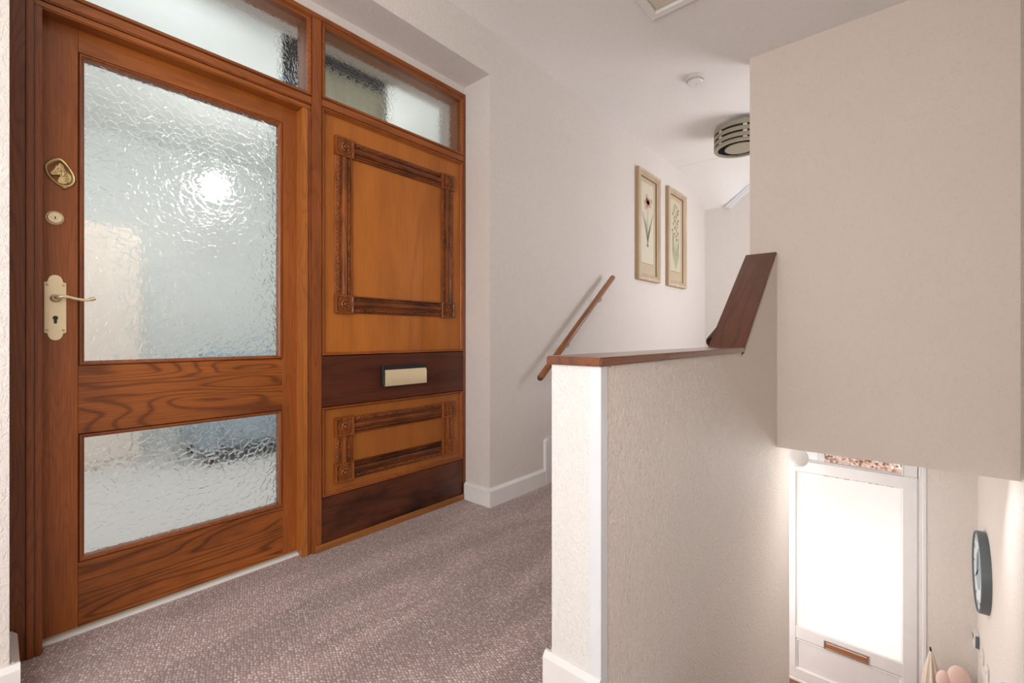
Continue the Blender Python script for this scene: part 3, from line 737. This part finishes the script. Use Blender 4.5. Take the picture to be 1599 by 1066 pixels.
# ================================================================= CEILING FITTINGS
# loft hatch
hx1, hy1 = 2.44, 1.075; hx0, hy0 = 1.86, .40
ht = empty('loft_hatch', ((hx0 + hx1) / 2, (hy0 + hy1) / 2, CEIL)); tag(ht, 'white edged loft hatch in the ceiling above the half wall', 'hatch')
bm = bmesh.new(); add_ring(bm, hx0, hx1, hy0, hy1, [(0, 0), (0, .020), (.005, .025), (.038, .022), (.042, .016), (.042, 0)], lambda u, v, h: (u, v, CEIL - h)); obj('hatch_frame', bm, M['white'], ht)
obj('hatch_panel', B((hx0 + .046, hx1 - .046, hy0 + .046, hy1 - .046, CEIL - .008, CEIL + .002), bevel=.002), M['cream_cloth'], ht)
# smoke alarm
ax_, ay_ = 3.215, 1.10
sm = empty('smoke_alarm', (ax_, ay_, CEIL)); tag(sm, 'small round white smoke alarm on the flat ceiling', 'smoke alarm')
bm = bmesh.new(); add_lathe(bm, [(.062, 0), (.064, .004), (.064, .010), (.058, .012)], lambda u, v, h: (ax_ + u, ay_ + v, CEIL - h), 36); obj('base_plate', bm, M['white'], sm, smooth=True)
bm = bmesh.new(); add_lathe(bm, [(.052, .010), (.054, .014), (.053, .032), (.046, .039), (.020, .041), (.018, .038), (.0005, .038)], lambda u, v, h: (ax_ + u, ay_ + v, CEIL - h), 36); obj('cover', bm, M['white'], sm, smooth=True)
bm = bmesh.new()
for k in range(24):
    a = 2 * PI * k / 24; p = (ax_ + .0535 * math.cos(a), ay_ + .0535 * math.sin(a), CEIL - .023)
    g = bmesh.ops.create_cube(bm, size=1); bmesh.ops.scale(bm, vec=(.003, .009, .008), verts=g['verts']); bmesh.ops.rotate(bm, verts=g['verts'], matrix=Matrix.Rotation(a, 3, 'Z')); bmesh.ops.translate(bm, vec=p, verts=g['verts'])
obj('vent_slots', bm, M['taupe'], sm)
# slotted drum shade
lx, ly = 4.17, 1.05; R = .205
lm = empty('drum_ceiling_lamp', (lx, ly, CEIL)); tag(lm, 'taupe slotted drum light shade on the ceiling of the upper landing', 'ceiling lamp')
fnl = lambda u, v, h: (lx + u, ly + v, CEIL - h)
zz = .035
for bh_ in (.040, .033, .033):
    bm = bmesh.new(); add_lathe(bm, [(R, zz), (R + .001, zz + .002), (R + .001, zz + bh_ - .002), (R, zz + bh_), (R - .006, zz + bh_), (R - .006, zz), (R, zz)], fnl, 56, caps=False)
    obj('band', bm, M['taupe'], lm, smooth=True); zz += bh_ + .017
bm = bmesh.new(); add_lathe(bm, [(R, zz - .004), (R, zz + .012), (R - .004, zz + .016), (R - .03, zz + .016), (R - .03, zz + .010), (R - .008, zz + .008), (R - .008, zz - .004), (R, zz - .004)], fnl, 56, caps=False); obj('bottom_ring', bm, M['taupe'], lm, smooth=True)
bm = bmesh.new(); add_lathe(bm, [(.120, zz + .004), (.122, zz + .010), (.118, zz + .014), (.0005, zz + .014)], fnl, 48); obj('diffuser_disc', bm, M['taupe'], lm, smooth=True)
bm = bmesh.new(); add_lathe(bm, [(.05, 0), (.05, .02), (.02, .034), (.02, zz + .004)], fnl, 24); obj('ceiling_rose', bm, M['black'], lm, smooth=True)
bm = bmesh.new(); add_lathe(bm, [(R - .012, .034), (R - .012, zz - .004), (R - .014, zz - .004), (R - .014, .034), (R - .012, .034)], fnl, 48, caps=False); obj('inner_liner', bm, M['black'], lm, smooth=True)
for k in range(6):
    a = PI * k / 3 + .42; bm = bmesh.new(); g = bmesh.ops.create_cube(bm, size=1); bmesh.ops.scale(bm, vec=(.003, .030, zz - .030), verts=g['verts']); bmesh.ops.rotate(bm, verts=g['verts'], matrix=Matrix.Rotation(a, 3, 'Z'))
    bmesh.ops.translate(bm, vec=(lx + (R - .0090) * math.cos(a), ly + (R - .0090) * math.sin(a), CEIL - .015 - zz / 2), verts=g['verts']); obj('upright', bm, M['white'], lm)
bm = bmesh.new(); add_box(bm, lx - R + .01, lx + R - .01, ly - .008, ly + .008, CEIL - .036, CEIL - .030); add_box(bm, lx - .008, lx + .008, ly - R + .01, ly + R - .01, CEIL - .036, CEIL - .030); obj('spider', bm, M['white'], lm)

# ================================================================= LOWER HALL
lz = lambda r: r + 1.0
d2 = empty('door_2', (EX, .42, LZ)); d2['kind'] = 'structure'; d2['label'] = 'white plastic front door with a big frosted pane at the stair foot'
def ringX(y0, y1, z0, z1, x, prof):
    bm = bmesh.new(); add_ring(bm, y0, y1, z0, z1, prof, lambda u, v, h: (x - h, u, v)); return bm
LF = EX + .01
# leaf: y -.085 .. .865 , z -2.15 .. -.17
ly0, ly1, lzb, lzt = -.082, .852, LZ + .03, -.155
obj('leaf_frame', ringX(ly0, ly1, lzb, lzt, LF + .05, [(0, 0), (0, .058), (.006, .060), (.088, .060), (.094, .052), (.096, .030), (.096, 0)]), M['upvc'], d2)
obj('middle_rail', B((LF - .008, LF + .05, .0, .765, -1.80, -1.687), bevel=.005, seg=2), M['upvc'], d2)
obj('lower_panel', B((LF + .010, LF + .04, .0, .765, -2.09, -1.79)), M['upvc'], d2)
obj('panel_moulding', ringX(.010, .760, -2.10, -1.812, LF + .010, [(0, 0), (0, .008), (.008, .012), (.016, .004), (.018, 0)]), M['upvc'], d2)
obj('glass_pane', B((LF + .015, LF + .020, .005, .765, -1.70, -.26)), M['frosted'], d2)
lp2 = obj('letter_plate', ringX(.225, .545, -1.803, -1.722, LF - .008, [(0, 0), (0, .006), (.004, .010), (.014, .009), (.018, .003), (.018, 0)]), M['steel'], d2)
obj('flap', B((LF - .015, LF - .006, .240, .530, -1.79, -1.747), bevel=.002), M['copper'], lp2)
obj('flap_slot', B((LF - .012, LF - .006, .240, .530, -1.748, -1.736)), M['white'], lp2)
# outer frame and clear top light
w2 = empty('window_2', (EX, .42, -.1)); w2['kind'] = 'structure'; w2['label'] = 'white door frame with a clear top light'
obj('frame', ringX(dy0, dy1, LZ, dz1, LF + .06, [(0, 0), (0, .072), (.004, .076), (.020, .076), (.024, .068), (.040, .068), (.044, .060), (.055, .060), (.055, 0)]), M['upvc'], w2)
obj('transom_bar', B((LF - .010, LF + .06, dy0 + .05, dy1 - .05, -.158, -.150), bevel=.002), M['upvc'], w2)
obj('sash_bead', ringX(.0, dy1 - .055, -.150, dz1 - .055, LF + .05, [(0, 0), (0, .050), (.008, .056), (.014, .048), (.014, 0)]), M['upvc'], w2)
obj('frame_filler', B((LF + .0, LF + .05, dy0 + .05, .0, -.150, dz1 - .055)), M['upvc'], w2)
obj('top_light_pane', B((LF + .02, LF + .024, .01, dy1 - .06, -.14, dz1 - .06)), M['clear'], w2)
# wall outside
struct(obj('exterior_wall', B((6.5, 6.6, -2.5, .72, LZ - .1, 1.2)), M['pebble']))
bm = prismX([(.72, -2.3), (2.6, -2.3), (2.6, 1.2), (.86, 1.2), (.72, -.2)], 6.42, 6.6); struct(obj('exterior_panel', bm, M['upvc']))
struct(obj('exterior_ground', B((EX + .15, 6.5, -2.5, 2.6, LZ - .1, LZ - .02)), M['cream_cloth']))

# white globe light
gx, gy, gz = 4.0, .612, .083
gl_ = empty('globe_light', (gx, gy, OVZ - .012)); tag(gl_, 'round white globe light in front of the lower door frame', 'ceiling lamp')
bm = bmesh.new(); add_ell(bm, (gx, gy, gz), (.074, .074, .074), 28, 18); obj('globe', bm, M['white'], gl_, smooth='all')
bm = bmesh.new(); add_lathe(bm, [(.05, 0), (.05, -.015), (.012, -.03), (.012, -.13), (.03, -.145), (.03, -.165)], lambda u, v, h: (gx + u, gy + v, OVZ - .012 + h), 24); obj('stem', bm, M['white'], gl_, smooth=True)

# wall clock
ckx, ckz, ckr = 4.385, -.590, .262
ck = empty('wall_clock', (ckx, GY, ckz)); tag(ck, 'large round wall clock with slate grey rim on the stairwell wall', 'clock')
fnc = lambda u, v, h: (ckx + u, GY + h, ckz + v)
bm = bmesh.new(); add_lathe(bm, [(ckr, 0), (ckr, .046), (ckr - .003, .050), (ckr - .010, .050), (ckr - .012, .042), (ckr - .012, 0)], fnc, 64, caps=False); obj('rim', bm, M['clock_rim'], ck, smooth=True)
bm = bmesh.new(); add_lathe(bm, [(ckr - .012, .030), (ckr - .012, .040), (.0005, .040)], fnc, 64); obj('face', bm, M['clock_face'], ck)
bm = bmesh.new(); add_lathe(bm, [(.12, .0400), (.12, .0412), (.0005, .0412)], fnc, 40); obj('dial_centre', bm, M['clock_grey'], ck)
for k in range(12):
    a = 2 * PI * k / 12; bm = bmesh.new(); g = bmesh.ops.create_cube(bm, size=1); bmesh.ops.scale(bm, vec=(.006, .002, .035), verts=g['verts']); bmesh.ops.translate(bm, vec=(0, .0415, .215), verts=g['verts'])
    bmesh.ops.rotate(bm, verts=g['verts'], matrix=Matrix.Rotation(a, 3, 'Y')); bmesh.ops.translate(bm, vec=(ckx, GY, ckz), verts=g['verts']); obj('hour_mark', bm, M['clock_rim'], ck)
for L_, a, wd in ((.12, 2.2, .012), (.19, -.3, .008)):
    bm = bmesh.new(); g = bmesh.ops.create_cube(bm, size=1); bmesh.ops.scale(bm, vec=(wd, .002, L_), verts=g['verts']); bmesh.ops.translate(bm, vec=(0, .0445, L_ / 2 - .02), verts=g['verts'])
    bmesh.ops.rotate(bm, verts=g['verts'], matrix=Matrix.Rotation(a, 3, 'Y')); bmesh.ops.translate(bm, vec=(ckx, GY, ckz), verts=g['verts']); obj('hand', bm, M['black'], ck)
# thermostat and switches
th = empty('thermostat', (4.80, GY, -1.33)); tag(th, 'small white thermostat in the corner just below the wall clock', 'thermostat')
obj('case', B((4.76, 4.84, GY, GY + .030, -1.31, -1.20), bevel=.004, seg=2), M['white'], th); obj('display', B((4.775, 4.825, GY + .029, GY + .0315, -1.245, -1.215)), M['black'], th); obj('side_grille', B((4.757, 4.762, GY + .002, GY + .022, -1.30, -1.21)), M['clock_rim'], th)
for x, z, lab in ((4.55, -1.245, 'square white light switch, upper one beneath the thermostat'), (4.30, -1.215, 'square white light switch, lower and nearer to the stairs')):
    s_ = empty('light_switch', (x, GY, z)); tag(s_, lab, 'light switch', 'light switches below the clock')
    obj('plate', B((x - .043, x + .043, GY, GY + .009, z - .043, z + .043), bevel=.003, seg=2), M['white'], s_)
    obj('rocker', B((x - .008, x + .008, GY + .008, GY + .016, z - .014, z + .014), bevel=.002), M['upvc'], s_)

# furled cream parasol standing tip-up beside the door
um = empty('folded_umbrella', (4.76, -.17, LZ)); tag(um, 'folded cream umbrella standing upright beside the front door', 'umbrella')
bm = bmesh.new(); ux, uy, uz = 4.76, -.157, -1.43; nf = 48; rows = []
for r_, dz_ in ((.006, 0), (.014, -.03), (.034, -.12), (.050, -.22), (.058, -.34), (.048, -.52), (.030, -.66), (.020, -.70)):
    rows.append([bm.verts.new((ux + (r_ * (1 + .16 * math.cos(8 * 2 * PI * k / nf))) * math.cos(2 * PI * k / nf), uy - .10 * (-dz_) * .25 + r_ * (1 + .16 * math.cos(8 * 2 * PI * k / nf)) * math.sin(2 * PI * k / nf), uz + dz_)) for k in range(nf)])
for a, b_ in zip(rows, rows[1:]):
    for k in range(nf): bm.faces.new((a[k], a[(k + 1) % nf], b_[(k + 1) % nf], b_[k]))
bm.faces.new(rows[0]); bm.faces.new(rows[-1][::-1]); obj('canopy', bm, M['cream_cloth'], um, smooth='all')
bm = bmesh.new(); add_tube(bm, [(ux, uy, uz - .005), (ux, uy + .004, uz + .028)], [.007, .005], 10); obj('ferrule', bm, M['black'], um)
bm = bmesh.new(); add_tube(bm, [(ux, uy - .017, uz - .68), (ux, uy - .02, LZ + .005)], .009, 10); obj('shaft', bm, M['rail_end'], um)
# pink chair with scalloped back
pc = empty('pink_chair', (4.58, -.27, LZ)); tag(pc, 'pink velvet chair with scalloped back at the stair foot', 'chair')
for y, z, ry, rz in ((-.300, -1.495, .066, .115), (-.222, -1.53, .045, .080), (-.365, -1.56, .04, .08)):
    bm = bmesh.new(); add_ell(bm, (4.58, y, z), (.035, ry, rz), 24, 16); obj('back_pad', bm, M['pink'], pc, smooth='all')
obj('seat', B((4.20, 4.60, -.40, -.19, -1.78, -1.70), bevel=.02, seg=3), M['pink'], pc, smooth=True)
obj('backrest', B((4.56, 4.60, -.395, -.195, -1.74, -1.56), bevel=.015, seg=2), M['pink'], pc, smooth=True)
for x in (4.22, 4.55):
    for y in (-.39, -.22): obj('leg', B((x, x + .03, y, y + .03, LZ, -1.77)), M['rail_end'], pc)
